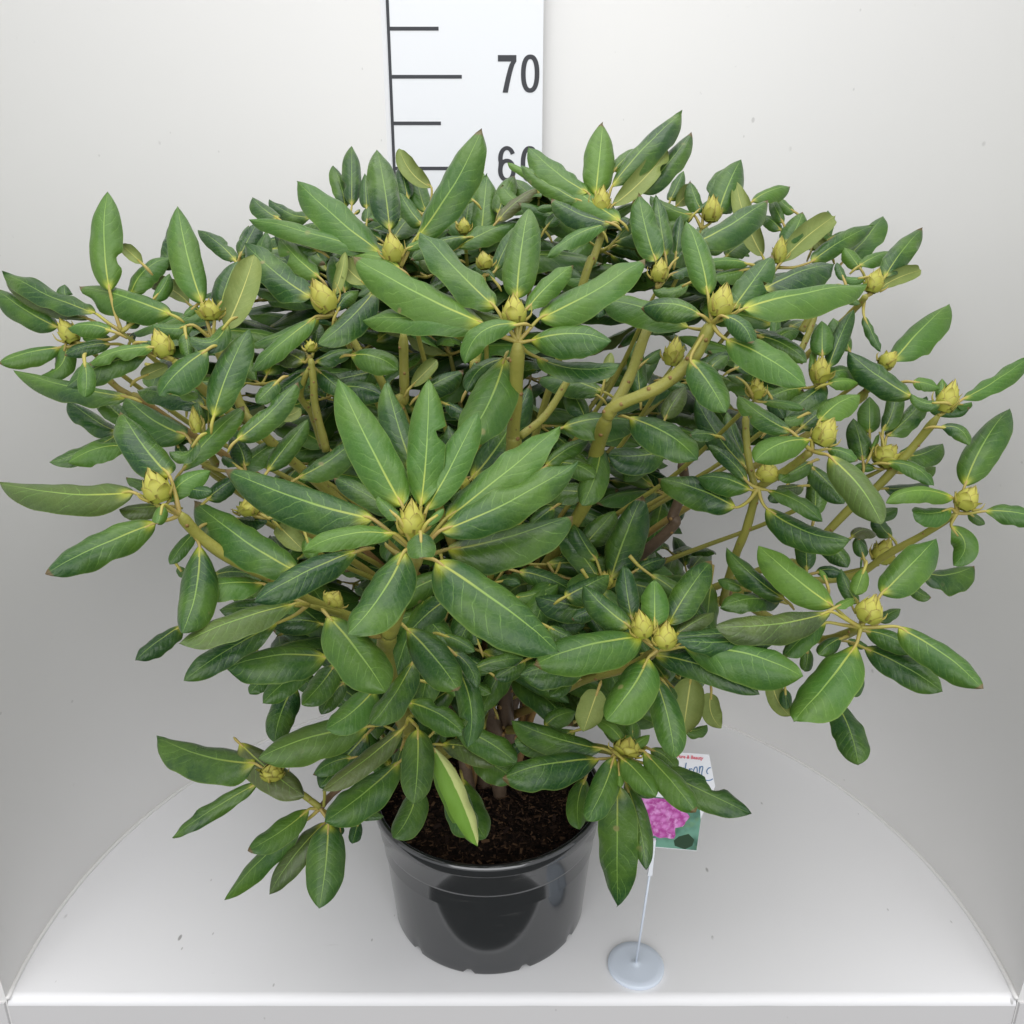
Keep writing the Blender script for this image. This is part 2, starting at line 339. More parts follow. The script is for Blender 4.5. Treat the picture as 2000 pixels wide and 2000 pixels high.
q = NT('bark_chips', .85, .25); a_ = q.n('ShaderNodeAttribute', attribute_name='lf'); sp_ = q.n('ShaderNodeSeparateColor'); q.t.links.new(a_.outputs['Color'], sp_.inputs[0]); q.col(q.mix(sp_.outputs[0], (.018, .009, .006), (.15, .085, .045)))
ch = b.build('bark_mulch', q.m, so, smooth=False, recalc=True); ch['kind'] = 'stuff'
# ------------------------------------------------------------------ clip stand and plant label
BZ = atz(1242, 1882, .35); BX, BY = BZ.x, BZ.y
M['stand'] = plain('stand_paint', (.62, .68, .77), .35, .5, .03, 40); M['clip'] = plain('clip_plastic', (.80, .83, .88), .3, .5, .02)
st = empty('label_stand', (BX, BY, 0)); tag(st, 'pale blue white metal stand with round foot and thin rod beside the pot', 'label stand')
rb = (atz(1296, 1882, .35).x - BX)
b = MB(); b.lathe([(0.001, 0), (rb, 0), (rb + .02, .08), (rb + .02, .3), (rb - .06, .38), (rb - .6, .4), (.6, .42), (.3, .46), (.18, .55), (.001, .55)], BX, BY, 64); b.build('foot', M['stand'], st, recalc=True)
TOP = at(1270, 1700, BY - .02)
b = MB(); b.tube([(BX, BY, .4), (BX + (TOP.x - BX) * .5, BY, TOP.z * .5), TOP], .11, 8); b.build('rod', M['stand'], st)
CT = at(1278, 1640, BY - .25)
b = MB(); dn = (CT - TOP).normalized(); sd = Vector((1, 0, 0)); b.prism([TOP - dn * .5 - sd * .2 + Vector((0, -.15, 0)), TOP - dn * .5 + sd * .2 + Vector((0, -.15, 0)), CT + sd * .13 + Vector((0, -.1, 0)), CT - sd * .08 + Vector((0, -.1, 0))], (0, .3, 0)); b.build('clip', M['clip'], st, smooth=False, recalc=True)
CYY = BY + .05
def cp(px, py, o=0): return at(px, py, CYY - o)
card = empty('plant_label', cp(1300, 1600)); tag(card, 'printed white card with blue lettering over a pink blossom photo behind the leaves', 'plant label')
M['card'] = plain('card_white', (.82, .83, .86), .3, .5, .02, 30)
b = MB(); b.prism([cp(1228, 1462), cp(1385, 1474), cp(1397, 1536), cp(1368, 1600), cp(1361, 1662), cp(1236, 1651), cp(1228, 1560)], (0, .06, 0)); b.build('card', M['card'], card, smooth=False, recalc=True)
def photomat():
    q = NT('printed_foliage', .3, .5); n = q.noise(45, 3); n2 = q.noise(160, 3); c = q.mix(q.ramp(n, .35, .65), (.05, .13, .09), (.17, .36, .27)); q.col(q.mix(q.math('MULTIPLY', q.ramp(n2, .5, .7), .35), c, (.20, .33, .14))); return q.m
def pinkmat():
    q = NT('printed_blossom', .3, .5); g = q.n('ShaderNodeNewGeometry').outputs['Position']; n = q.noise(220, 4, .6)
    v = q.n('ShaderNodeTexVoronoi'); v.inputs['Scale'].default_value = 170; 
    ad = q.n('ShaderNodeVectorMath', operation='MULTIPLY_ADD'); q.t.links.new(g, ad.inputs[0]); ad.inputs[1].default_value = (1, 1, 1); 
    cb = q.n('ShaderNodeCombineXYZ'); q.t.links.new(q.math('MULTIPLY', n, .006), cb.inputs[0]); q.t.links.new(q.math('MULTIPLY', n, .004), cb.inputs[2]); q.t.links.new(cb.outputs[0], ad.inputs[2]); q.t.links.new(ad.outputs[0], v.inputs['Vector'])
    c = q.mix(q.ramp(v.outputs['Distance'], .1, .75), (.68, .24, .60), (.42, .06, .30)); c = q.mix(q.ramp(n, .45, .75), c, (.78, .40, .74)); q.col(c); return q.m
M['photo'] = photomat(); M['pink'] = pinkmat()
b = MB(); b.prism([cp(1232, 1553, .03), cp(1366, 1564, .03), cp(1368.5, 1602, .03), cp(1360.5, 1661, .03), cp(1237, 1650, .03)], (0, .03, 0)); ph = b.build('printed_photo', M['photo'], card, smooth=False, recalc=True)
pts = []; cx_, cy_ = 1283, 1590
for k in range(60):
    a = 2 * math.pi * k / 60; rr = 46 + 5 * math.sin(a * 7) + 3 * math.sin(a * 13 + 1); x = cx_ + rr * 1.25 * math.cos(a); y = cy_ + rr * 1.05 * math.sin(a); x = max(1234, min(x, 1364)); y = max(1555 + (x - 1232) * .08, min(y, 1648)); pts.append(cp(x, y, .05))
b = MB(); b.prism(pts, (0, .019, 0)); b.build('blossom', M['pink'], ph, smooth=False, recalc=True)
b = MB(); b.prism([cp(1318, 1652, .05), cp(1316, 1642, .05), cp(1326, 1634, .05), cp(1345, 1629, .05), cp(1356, 1640, .05), cp(1352, 1652, .05), cp(1338, 1659, .05)], (0, .019, 0)); M['pleaf'] = plain('printed_leaf', (.035, .07, .04), .3); b.build('printed_leaf', M['pleaf'], ph, smooth=False, recalc=True)
M['blue'] = plain('print_blue', (.10, .22, .40), .4); M['red'] = plain('print_red', (.75, .16, .20), .4)
def zz(x, y): return (1200 + x / 7.728, 1450 + y / 7.728)
strokes = [[(1085, 310), (1072, 380), (1060, 480), (1068, 512), (1082, 500)], [(1066, 400), (1040, 385), (1010, 420), (995, 470), (1005, 500), (1035, 480), (1062, 430)],
           [(1135, 395), (1126, 450), (1124, 505)], [(1127, 450), (1140, 412), (1160, 398), (1176, 408)], [(1240, 370), (1215, 380), (1195, 430), (1195, 480), (1215, 500), (1240, 480), (1252, 420), (1245, 380), (1240, 370)],
           [(1290, 360), (1280, 460)], [(1284, 420), (1300, 375), (1325, 362), (1335, 385), (1322, 450), (1322, 510), (1350, 555), (1400, 575), (1450, 570), (1485, 550)], [(1455, 380), (1420, 390), (1395, 430), (1400, 465), (1415, 472)]]
for s_ in strokes:
    mb = MB(); mb.tube([cp(*zz(*p), .035) for p in bez([Vector((x, y, 0)) for x, y in s_], 5) for p in [(p.x, p.y)]], .042, 6); mb.build('letter', M['blue'], card)
t_ = bpy.data.curves.new('small_print', 'FONT'); t_.body = 'Pure & Beauty'; t_.size = .0062; t_.extrude = .0001; t_.offset = .00015
to = bpy.data.objects.new('small_print', t_); COL.objects.link(to); dg = bpy.context.evaluated_depsgraph_get(); me = bpy.data.meshes.new_from_object(to.evaluated_get(dg)); bpy.data.objects.remove(to)
to = bpy.data.objects.new('small_print', me); COL.objects.link(to); me.materials.clear(); me.materials.append(M['red']); to.parent = card
p0, p1 = cp(1322, 1480, .05), cp(1373, 1484, .05); wtxt = max(v.co.x for v in me.vertices); sc = (p1 - p0).length * .01 / wtxt
to.location = p0 * .01 - WL[card]; to.scale = (sc, sc * 1.2, sc); to.rotation_euler = (math.pi / 2, -math.atan2(p1.z - p0.z, p1.x - p0.x), 0)
# ------------------------------------------------------------------ the shrub
shrub = empty('rhododendron_shrub', (PX, PY, 10)); tag(shrub, 'bushy evergreen shrub with leathery green leaves and fat yellow green buds in black pot', 'shrub')
UP = Vector((0, 0, 1))
def leaf_mesh(mb, B, Mi, T, wreal, N0, rnd, rnd2, fine=True, curl=None, notch=None):
    C = Mi * 2 - (B + T) * .5; nu, nv = (30, 12) if fine else (16, 8); L = (T - B).length
    ph = curl if curl is not None else random.uniform(.8, 1.42); wav = random.uniform(.02, .085) * L; sd = random.random() * 100; tw = random.uniform(-.35, .35); groove = random.uniform(.12, .28); skew = random.uniform(.82, 1.12)
    tipc = random.uniform(0, .09)
    P = []; A = []; tl = None
    for i in range(nu + 1):
        u = i / nu; p = B * (1 - u) ** 2 + C * 2 * u * (1 - u) + T * u * u; t = ((C - B) * (1 - u) + (T - C) * u).normalized()
        n = N0 - t * N0.dot(t); n = n.normalized() if n.length > 1e-3 else t.orthogonal().normalized(); c = t.cross(n)
        ta = tw * (u - .5); n2 = n * math.cos(ta) + c * math.sin(ta); c = t.cross(n2); n = n2
        x = 2 * (u ** skew) - 1; f = max(0, 1 - abs(x) ** 2.9) ** .80
        if u > .9: f *= 1 - .12 * (u - .9) / .1
        hw = wreal / 2 * f; row = []; ar = []
        drop = -n * (tipc * L * max(0, u - .8) / .2 * .3)
        for j in range(nv + 1):
            s = 2 * j / nv - 1; s = math.copysign(abs(s) ** .85, s); h = hw
            if notch:
                sg, nu0, nr, nd = notch
                if s * sg > 0: h = hw * (1 - nd * max(0, 1 - ((u - nu0) / nr) ** 2) * (1 + .3 * noise.noise(Vector((u * 40, sd, 0)))))
            edge = 1 + .05 * noise.noise(Vector((u * 7, sd, s > 0)))
            q = p + c * (h * edge * math.sin(s * ph) / ph) - n * (h * (1 - math.cos(s * ph)) / ph)
            q += n * (groove * hw * (abs(s) ** .6 - abs(s)) * .9)
            q += n * (wav * s * s * noise.noise(Vector((u * 5.5, sd + 9 * (s > 0), 3)))) + n * (.012 * L * noise.noise(Vector((u * 4, s * 1.3, sd)))) + drop
            row.append(q); ar.append((u, s * .5 + .5, rnd, rnd2))
        P.append(row); A.append(ar)
    mb.grid(P, A)
REG = {'A': (0, 200, 2.76), 'B': (600, 200, 2.76), 'C': (1200, 200, 2.76), 'D': (0, 700, 2.76), 'E': (600, 700, 2.76), 'F': (1300, 600, 2.76), 'G': (250, 1200, 2.76), 'H': (900, 1100, 2.76), 'K': (1400, 1000, 3.22), 'P': (0, 0, 1)}
MASK = [(250, 600), (380, 560), (520, 450), (640, 370), (960, 370), (1300, 390), (1480, 440), (1640, 530), (1640, 640), (1560, 700), (1620, 800), (1560, 880), (1440, 900), (1380, 950), (1420, 1020), (1370, 1150), (1400, 1290), (1330, 1400), (1250, 1480), (1160, 1480), (1100, 1420), (1020, 1400), (960, 1300), (900, 1480), (760, 1520), (680, 1500), (560, 1400), (520, 1290), (430, 1240), (440, 1130), (500, 1080), (480, 960), (560, 900), (440, 850), (300, 830), (200, 720)]
FILLN = 190
LOWN = 135
DATA = '''
W B 505 885 8
B 475 868 443 682 108
400 815 -56 425 185 10
410 825 -321 618 100 -10 y=1
445 690 375 245 165 -8
575 745 942 135 190 -30
530 795 765 680 55 5 y=-.5
500 895 230 830 90 -35 y=-1
W B 1135 1290 -4
B 1118 1200 1110 1018 122
1015 1105 608 685 165 10
955 1195 245 825 215 18
935 1215 290 1165 135 -25
1130 1060 1197 555 190 12
1175 1125 1440 870 115 15
1250 1165 1825 830 180 -20
1200 1285 1640 1285 205 40
1140 1195 848 1412 120 -85 y=-1.5 t=-1.5
1235 1372 1685 1412 110 -45 y=1.5
1065 1375 838 1840 250 30 y=2.5
1100 1180 890 1100 60 10 y=.8
1080 1380 860 1560 110 -50 y=4
W B 1605 640 13
B 1575 605 1600 435 90
1515 490 1195 240 140 15
1490 540 1150 328 88 15 y=-.5
1555 500 1595 105 165 0
1640 460 2020 55 130 20
1640 560 1940 260 115 -18 u y=-1
1790 490 2070 160 120 -15 y=1
1590 690 1430 555 75 -25 y=-1.5
1650 370 1790 245 90 10 y=3
1620 620 1760 540 60 0 y=1
1660 740 1840 560 50 0 y=1
W B 955 930 12
B 958 900 945 795 85
1015 905 1150 650 85 10 y=1
1010 960 905 880 60 -10
860 985 700 830 60 10 y=2
W B 850 720 20
B 845 710 845 612 65
935 740 970 385 160 0
860 700 885 500 100 10 y=1
805 785 1155 635 110 18 y=-3
800 850 600 830 90 20 y=-2
865 725 555 850 80 -35 y=-2
1030 600 1120 390 110 10 y=1
1025 640 1265 455 75 20 y=-1 br=.95
930 470 925 345 60 0 y=6
W B 230 600 30
240 560 240 228 105 0 g=.1
205 570 140 340 90 -10 y=1 g=.1
320 570 312 380 70 0 y=-1 g=.2
320 650 330 555 90 0 g=.1 y=-2
255 600 285 575 70 0 g=.1 y=-3
395 740 300 670 80 0 y=-5
W B 640 620 21
670 460 500 255 95 30 u br=.9
545 520 500 330 90 0 g=.1
640 590 590 375 115 8
620 660 490 465 95 10 y=-2
700 700 720 560 90 0 y=-1
800 640 740 540 40 0 u y=-1
900 530 800 470 70 -5
940 560 890 510 60 0 y=2
W B 1250 520 22
1230 420 1080 325 45 -8
1170 560 1050 450 110 10 y=-1
1310 560 1110 410 110 12
1360 420 1255 470 60 0 y=2
1340 560 1240 580 120 -10 y=-3
1290 670 1360 580 110 0 y=-4 g=.3
1290 700 1190 590 90 0 y=-3
1400 560 1280 500 60 0 u
W C 230 1005 8
B 240 970 256 828 88
34 640 -361 330 150 15 y=3
-16 650 -341 515 95 20 y=1
225 860 130 485 150 10
275 830 225 500 115 0 y=1.5
300 930 420 880 100 0 y=1
400 972 205 1010 60 28 y=-3 t=1
310 870 365 810 12 0
-20 650 -360 830 75 -30 y=2
0 1005 -290 950 60 -10 y=2
330 830 360 600 70 0 y=4 g=.1
W C 527 1190 -2
B 556 1158 610 962 124
505 1040 388 630 150 -18
690 1115 1360 985 155 25
640 1110 850 820 160 0 y=1 cut=.6
580 1150 740 1300 155 40 t=-2 y=-1
600 1275 1036 1530 190 25 y=-1
770 1255 1040 1400 115 25 y=3
475 1150 140 1110 130 -45 y=-.5
405 1215 -75 1060 155 -28 y=2
410 1385 600 1672 175 12 y=-.5
-70 1040 -90 1160 90 0 y=6 g=.1
740 1230 900 1300 90 10 y=4
W C 470 680 18
B 520 645 535 488 92
560 600 685 300 165 10
520 500 610 345 100 5 y=2
475 595 410 425 85 8
430 610 195 500 90 20
300 530 375 365 75 0 y=3
330 560 430 460 90 0 u y=2
440 590 520 520 30 0
430 760 835 515 150 -14 y=-8
575 600 640 580 60 10 y=2
460 760 590 800 100 0 y=1 g=.1
600 830 740 740 110 10 y=1 g=.1
W C 880 890 20
B 880 868 905 710 72
925 760 1015 590 135 -10
895 865 1190 612 125 15 u y=-1
1060 800 1150 580 110 0 y=3
1060 860 1405 655 100 14 y=-1
1230 860 1450 605 120 -12 y=2
800 830 655 430 115 20 u y=-5
740 535 950 450 75 18 y=1
910 650 840 512 65 0 y=2
975 590 885 512 68 8 y=3
1180 725 1292 690 45 5 y=3
900 690 792 605 70 -10 y=2
1330 900 1240 780 90 0 y=-2
800 1010 1190 865 130 22 y=-14
730 870 500 870 60 -20 y=-13
700 900 530 940 80 0 y=-13
1100 810 1230 700 80 0 y=2
1160 820 1080 740 100 0 u y=2
W C 1350 1050 10
B 1380 1025 1432 885 92
1455 945 1662 675 125 12
1425 1005 1650 905 85 12 u
1350 940 1230 935 60 15
1320 880 1495 800 75 10 y=4
1240 1005 1325 1085 50 -10 y=-2
1345 1150 1435 1342 55 0 y=-1 g=.2 br=.1
1240 960 1200 860 50 0 y=-2
W C 1095 1530 5
B 1100 1515 1122 1355 98 o
1150 1440 1292 1108 95 8
1120 1370 1120 1178 125 0
1150 1515 1315 1510 65 12 y=-1 g=.9
1130 1480 1325 1465 95 30 y=1
1140 1520 910 1720 120 -15 g=.1
1010 1540 800 1620 110 -20 y=1 g=.1
1270 1345 1180 1160 100 -10 y=3
1060 1470 1080 1300 40 0 g=1
870 1280 1000 1230 110 20 y=2 g=.3
860 1340 880 1110 60 0 y=4
W C 1465 1400 8
B 1440 1425 1528 1340 85
1500 1398 1808 1082 165 12 g=.7
1610 1590 1258 1345 150 12 y=-6
W F 1470 585 2
B 1497 565 1566 378 102
1595 500 1965 262 92 -12
1480 512 1325 465 62 28 y=-1 t=1
1330 400 1480 440 90 10 y=3
1500 500 1490 385 110 0 y=3
1570 520 1650 510 60 -10 y=2
1400 515 1640 540 60 -20 y=3
1480 645 1640 745 130 45 y=-2
W F 1190 865 4
B 1150 850 1250 735 125 o
1190 700 1405 485 115 -8 g=.1
1170 670 1240 400 100 -25 g=.15
1100 680 1100 480 125 0 g=.6 y=2
1065 830 1010 600 125 -8 g=.05
1290 805 1495 730 105 -18 g=.1
1190 840 1445 962 85 45 y=-1
1320 890 1456 860 90 0 y=1
1170 975 1420 940 75 -15 y=1
1140 870 1010 865 75 -15
1170 720 1160 690 15 0 g=1
1110 780 1150 680 28 0 g=1
1250 800 1330 745 30 0 g=1
W F 1570 1110 0
B 1590 1088 1676 955 112
1612 965 1855 536 190 25 g=.3
1718 1100 2080 1165 110 25
1540 1085 1332 1100 112 18
1553 1030 1185 1050 85 -55
1540 1180 1550 1392 160 70 t=-1
1630 1105 1722 1170 58 0 y=2
1385 1430 1665 1390 150 -30 y=4
1310 1490 1432 1565 75 -12 y=3
W F 1150 1390 6
B 1150 1380 1210 1235 110 o
1000 1240 1140 1220 100 30 g=.05 br=.9
1080 1080 1250 1080 100 -30 y=2
1040 1230 1060 1350 110 0 y=2 g=.05
1060 1330 1050 1420 12 0
1220 1240 1130 1120 120 10 y=3 g=.05
W K 905 725 -8
B 930 690 1008 508 155
735 595 262 205 210 15
720 627 -5 715 190 35
1035 515 1382 160 240 -5 y=1
1140 722 1676 1112 185 30
930 745 1262 890 120 30 y=2
875 835 480 1310 300 15 g=.6
925 850 1424 1128 190 18 y=2 g=.2
740 1180 890 1590 195 25 y=3 g=.15
910 1000 850 1158 85 10 y=4
1020 690 1160 608 80 12 y=3
890 575 782 355 92 15 y=2
690 440 645 360 35 -8 g=1 y=3
690 695 420 912 130 -18 y=1
570 845 550 1000 180 10 y=2 g=.1
790 790 640 900 120 -15 y=1
350 1070 465 1285 120 -25 y=7 u
430 1110 440 1240 80 0 y=6 g=.1
430 550 60 232 120 18 y=3 g=.1
565 370 540 108 130 -8 y=6 g=.2
640 170 825 350 140 22 y=9 g=.05
925 290 890 170 120 0 y=9 g=.05
170 480 5 425 75 -10 y=6
400 760 -370 800 120 -15 y=1 g=.1
620 380 810 400 110 30 y=5 g=.05
930 350 870 520 110 0 y=3
740 600 860 540 60 0 g=1
820 810 950 840 90 0 y=4
300 550 170 500 120 0 y=5 g=.1
390 560 20 600 130 -35 y=5 g=.05
W F 790 775 -4
B 822 740 915 588 118
780 715 480 832 145 -40 g=.8
830 612 1050 470 130 25 g=.9 y=2
680 672 390 475 112 15 y=-.5
880 800 1166 1172 175 30 g=.7 y=-1
870 765 1035 830 85 20 y=1
790 830 610 930 90 0 y=3 g=.05
855 650 900 760 90 0 y=4 g=.1
775 850 965 1058 115 10 y=3 g=.05
800 1120 795 880 115 -12 y=4 g=.05
740 580 640 610 90 10 y=3 g=.1
730 650 930 480 110 0 y=5 g=.1
W F 500 975 -1
B 548 942 556 820 120
460 985 168 915 125 -28 g=.3
440 940 230 738 75 -20 g=.05
380 1080 -45 915 160 -18 g=.05
545 985 845 1156 90 30 g=.3
540 1080 1000 1252 145 -45 g=.15
640 970 560 1050 110 0 y=3 g=.05
430 860 160 488 140 22 y=3 g=.05
430 820 330 560 90 10 y=5 g=.1
740 960 600 980 70 0 y=3 g=.05
270 690 130 690 100 -10 y=2 g=.2
W F 480 500 1
B 490 497 492 370 82 o
510 510 752 552 48 15
560 650 740 440 110 -10 y=2 g=.1
640 610 860 420 110 -10 y=3 g=.05
430 410 330 370 70 -15 y=-1 br=.8
560 470 640 600 120 0 y=3 g=.1
370 330 530 290 110 10 y=4
240 330 340 260 110 10 y=3
W C 310 1425 6
B 305 1420 345 1250 95 o
270 1500 400 1540 90 0 y=4 g=.05
140 1590 110 1280 100 0 y=3 g=.3
160 1400 250 1330 130 0 y=4 g=.1
50 1590 250 1320 100 10 y=5 g=.1
270 1710 385 1530 105 10 y=-1 g=.1
490 1420 620 1340 120 10 y=4 g=.1
W A 655 1235 1
520 1140 8 905 110 15
480 1165 38 975 95 15 y=1 g=.1
592 1020 575 470 180 22 cut=.35
600 1230 362 1215 90 -25 y=-1.5 t=0
700 1050 915 832 115 45 y=2
770 870 658 770 70 0 y=3 u
820 1070 915 920 80 -10 y=1
1020 1085 800 960 95 -20 u y=3
870 900 925 640 130 -35 y=5
690 1215 760 1130 90 0 y=0 g=.1
380 1080 350 980 100 15 y=2 cut=.5
540 1280 450 1250 70 0 y=1
700 1290 720 1240 110 0 y=2 g=.1
W A 1150 1290 0
B 1130 1175 1125 1050 105 o
1090 1082 958 555 172 15
925 1142 425 985 150 -12 cut=-.85
1215 1225 1370 825 165 -10 u
1190 1100 1280 850 150 10 y=2
1040 1200 820 1200 82 20 y=-1 g=.3
1225 1190 1020 1265 110 65 y=-2 t=-1
1270 855 1065 685 90 -15 y=5
1060 1090 990 1150 90 0 y=1
1165 1120 1200 1060 22 0 g=1
1000 1290 960 1190 80 0 y=1 g=.2
W A 430 1300 2
B 402 1292 315 1155 92
315 1215 -30 1000 125 12
355 1300 222 1470 110 50 t=-1 cut=.7 g=.7
330 1320 -10 1405 92 -15
600 1300 345 1362 80 -20 g=.05
480 1290 600 1270 90 20 g=.1
350 1340 295 1415 30 0 br=.95 y=1
W A 935 1390 -3
B 902 1372 830 1210 112
800 1348 354 1530 140 -30 g=.2
830 1320 470 1415 80 -30 cut=-.6 y=-.5 g=.7
1118 1330 853 1578 175 -18 g=.3 cut=-.9
1000 1240 1020 1380 80 0 y=1 g=.1
760 1290 860 1290 80 0 y=2 g=.1
1020 1620 1060 1530 100 0 y=2
W A 1300 1720 -6 n
1150 1700 1345 1212 180 18
1275 1820 1606 1500 130 -18 y=0
1100 1640 740 1550 120 -22 y=4 g=.02
690 1585 70 1440 100 20 y=2 g=.1
640 1780 368 1602 105 14 y=4 g=.02
455 1390 458 1588 100 10 y=0
680 1720 520 1570 110 0 y=3 g=.2
1500 1690 1620 1650 130 -15 y=6 g=.02 u
1500 1500 1380 1620 100 0 y=4 g=.02
960 1560 1060 1600 70 10 y=3 g=.8
760 1480 900 1420 110 0 y=3 u
W A 1797 1142 4
B 1780 1130 1678 940 126
1680 1055 1315 755 172 15
1700 1155 1355 1448 105 -10
1720 1165 1360 1300 90 10 y=1
1815 1130 1935 1010 75 25 y=-.5
2026 1000 1716 1300 145 22 y=-1.5 g=.08 br=.2
1800 1040 1860 810 62 -8 u
1975 980 1840 845 110 12 u y=1
1720 940 1500 720 115 12 y=4
1720 800 1480 710 90 5 y=6
1330 950 1430 690 100 -10 y=5
1290 830 1390 640 110 0 y=7
1500 625 1360 512 90 10 y=11
1680 620 1450 515 75 30 y=14 g=.1
1300 800 1340 660 70 0 y=8
1560 1030 1370 985 50 15 y=2 g=.2
1860 1020 1790 820 130 0 y=5 g=.5
W D 970 845 -10
B 875 775 790 582 134
718 722 -5 668 165 35
842 885 240 1160 178 -15 g=.2
915 635 650 280 200 15
900 780 1135 605 115 40 t=2
890 795 640 810 105 0 y=2
880 790 850 892 80 0 t=-1.5 y=-1
1075 1005 980 1482 205 30 y=1 g=.15
1060 925 914 1110 78 -8 y=2 g=.2
1000 700 1140 720 90 0 y=1 g=.1
900 700 680 640 60 10 y=2 g=.1
W D 1080 560 -4
B 1060 402 1038 248 58
975 610 1318 254 125 15 y=-3
1005 415 675 205 185 25
650 400 264 557 95 20 y=2 g=.1
690 470 365 562 110 -30 y=1
1060 440 912 500 95 50 y=-3 t=0 
1100 360 1070 218 80 10 y=1 g=.2
1440 610 1662 328 112 5 y=-1
1290 600 1520 440 125 15 y=1
1320 585 1240 410 140 -20 y=1 g=.1
1600 645 1935 420 135 -18 y=1 g=.2
1280 580 1200 525 60 0
1115 762 1290 640 120 10 y=-2 g=.1
1040 440 870 430 40 0 y=1
950 450 1000 560 100 0 y=1 g=.1
W D 1660 1330 -9
1610 1152 1045 765 215 25 y=-2
1932 1035 1370 1310 165 -22 y=-6
1420 1215 1030 1255 130 -25 g=.6
1600 1320 965 1538 145 -20 g=.65 y=-1
1500 1425 988 1738 135 -18 y=1 g=.1
1765 1610 1218 1668 185 -38 br=.5 g=.2
980 1440 728 1628 100 -10 y=5 g=.1
1140 1170 1420 1190 130 30 y=5 g=.15
960 1120 1000 1180 90 0 y=6 g=.1
1740 1430 1450 1430 110 -20 y=3 g=.05
1560 1330 1180 1350 120 0 y=4 g=.02
1650 960 1690 1080 100 0 y=4
1500 900 1640 1040 140 0 y=5 u
1260 860 1440 880 90 0 y=5 g=.05
B 1660 1160 1630 1125 60 o
B 1780 1330 1830 1250 110
W D 1340 830 -5
B 1350 850 1330 740 110 o
1390 830 1290 770 60 10
1350 790 1420 780 60 0
1460 860 1570 850 80 10 g=.05
W E 590 1050 -16
B 560 960 562 745 142 c
515 800 165 108 235 8
612 800 655 108 205 -12
640 822 922 282 175 -8
742 868 1366 352 195 -12 y=.5
712 932 1462 550 200 -28 y=-1
752 1030 1432 835 200 -28 y=2 g=.15
690 1088 1362 1578 290 15 y=-1.5 t=-2.5
610 935 620 1075 155 0 y=-2 t=-2 wide L=1
525 1038 215 1485 235 30 y=-1
470 945 -25 1040 120 -45 y=-.5 g=.7
358 868 -446 600 225 20
560 860 655 900 0.1 0
500 872 378 745 70 0 y=-.8
640 895 738 808 45 0 y=-.8 g=.6
575 600 430 122 160 12 y=5 g=.2
430 1010 380 920 80 0 y=2 g=.2
500 850 140 640 110 -10 y=5 g=.1
440 1290 540 1330 60 0 g=.7
W E 835 690 3
B 830 700 820 620 90
882 650 1205 135 175 -30 g=.15
870 640 560 700 110 0 y=2 g=.02
740 240 870 320 120 10 y=3 g=.02
830 560 760 360 110 0 y=4 g=.02
720 620 600 520 110 0 y=4 g=.02
W E 1150 420 2
1370 372 1785 345 140 35 y=-1 g=.2 cut=-.6
1735 318 2110 545 190 30 y=-2 g=.2
1930 500 1622 520 170 15 y=2 g=.1
1585 460 1480 790 150 22 y=1 g=.15
1285 580 1528 435 92 18 y=-1 g=.3
1340 560 1560 640 130 25 g=.15
1500 330 1400 150 150 -10 y=4 g=.1
1570 200 1430 130 90 -10 y=4 g=.15
1600 180 1240 100 110 -20 y=4 g=.05
1600 130 1640 -30 60 0 y=2 u
1500 720 1250 700 130 0 y=4 g=.02
1330 800 1200 900 110 0 y=3 g=.02
400 60 0 150 120 0 y=4 g=.02
140 160 420 210 150 30 y=1 g=.05 br=.5
230 -20 490 60 170 30 y=-2 g=.3
560 150 700 10 80 0 y=3 u
600 200 840 70 110 15 y=3 g=.05
860 170 900 20 130 -25 y=1 g=.3
1050 450 1200 480 100 0 y=5 g=.02
440 400 340 300 100 0 y=5 g=.02
W E 1605 1245 2
B 1610 1240 1600 1140 85 o
1635 1195 1805 745 200 10 g=.1
1570 1190 1358 920 125 -10 g=.05
1560 1090 1440 890 110 8 y=1 g=.1
1760 1150 1940 1080 75 12 g=.02
1490 1270 1040 1210 150 20 g=.02 y=1
1110 1290 1355 1215 92 -15 y=-2 g=.4
1040 1200 1150 1220 90 20 y=0 g=.15
1230 1040 1040 1090 100 0 y=2 g=.05
1500 1000 1660 820 170 0 y=5 g=.02
1400 1000 1300 850 120 0 y=5 g=.02
1080 1180 1300 1100 40 0 y=7 g=.6
1040 1120 930 1180 100 0 y=3 g=.02
1230 1420 1500 1440 130 20 y=1 g=.02
1390 1500 1600 1360 120 10 y=2 g=.05
W H 1060 465 -10
B 1092 455 1110 302 128 c
B 985 400 958 240 112
980 397 392 542 222 -28 g=.4
1200 450 1845 610 215 45 g=.4 y=1
1012 508 782 842 270 20 g=.5
1045 342 1045 92 150 0 g=.6 t=3 y=-.5
915 345 658 112 142 12 g=.15
922 300 880 15 120 5 y=2 g=.05
1120 335 1355 -20 170 15 y=2 g=.05
1160 385 1368 262 88 8 y=2 g=.05
1040 492 1615 705 150 35 y=2 g=.05
1045 610 1152 1052 165 18 y=1 g=.25
1240 620 1195 935 185 0 y=8 u
1350 700 1405 890 110 -30 y=9 u
1210 900 1328 870 130 -15 y=9 g=.1
1720 378 1168 410 115 30 y=1 g=.1
1110 660 1160 740 110 0 y=4 g=.05
1000 420 1080 470 0.1 0
470 340 620 420 130 0 y=3 g=.05
700 540 320 600 165 -20 y=6 g=.02
600 640 480 720 160 -10 y=6 g=.05
740 680 660 910 200 0 y=5 u br=.6
450 880 620 800 150 20 y=6 g=.2
700 250 400 180 150 0 y=6 g=.02
560 180 800 60 130 0 y=6 g=.02
740 230 600 300 130 0 y=5 g=.05
W H 875 1040 -8
B 895 1035 915 930 140 o
770 1000 272 845 145 22 g=.1
750 1055 222 1148 180 -22 g=.1
828 1045 675 1388 155 15 g=.3 y=-.5
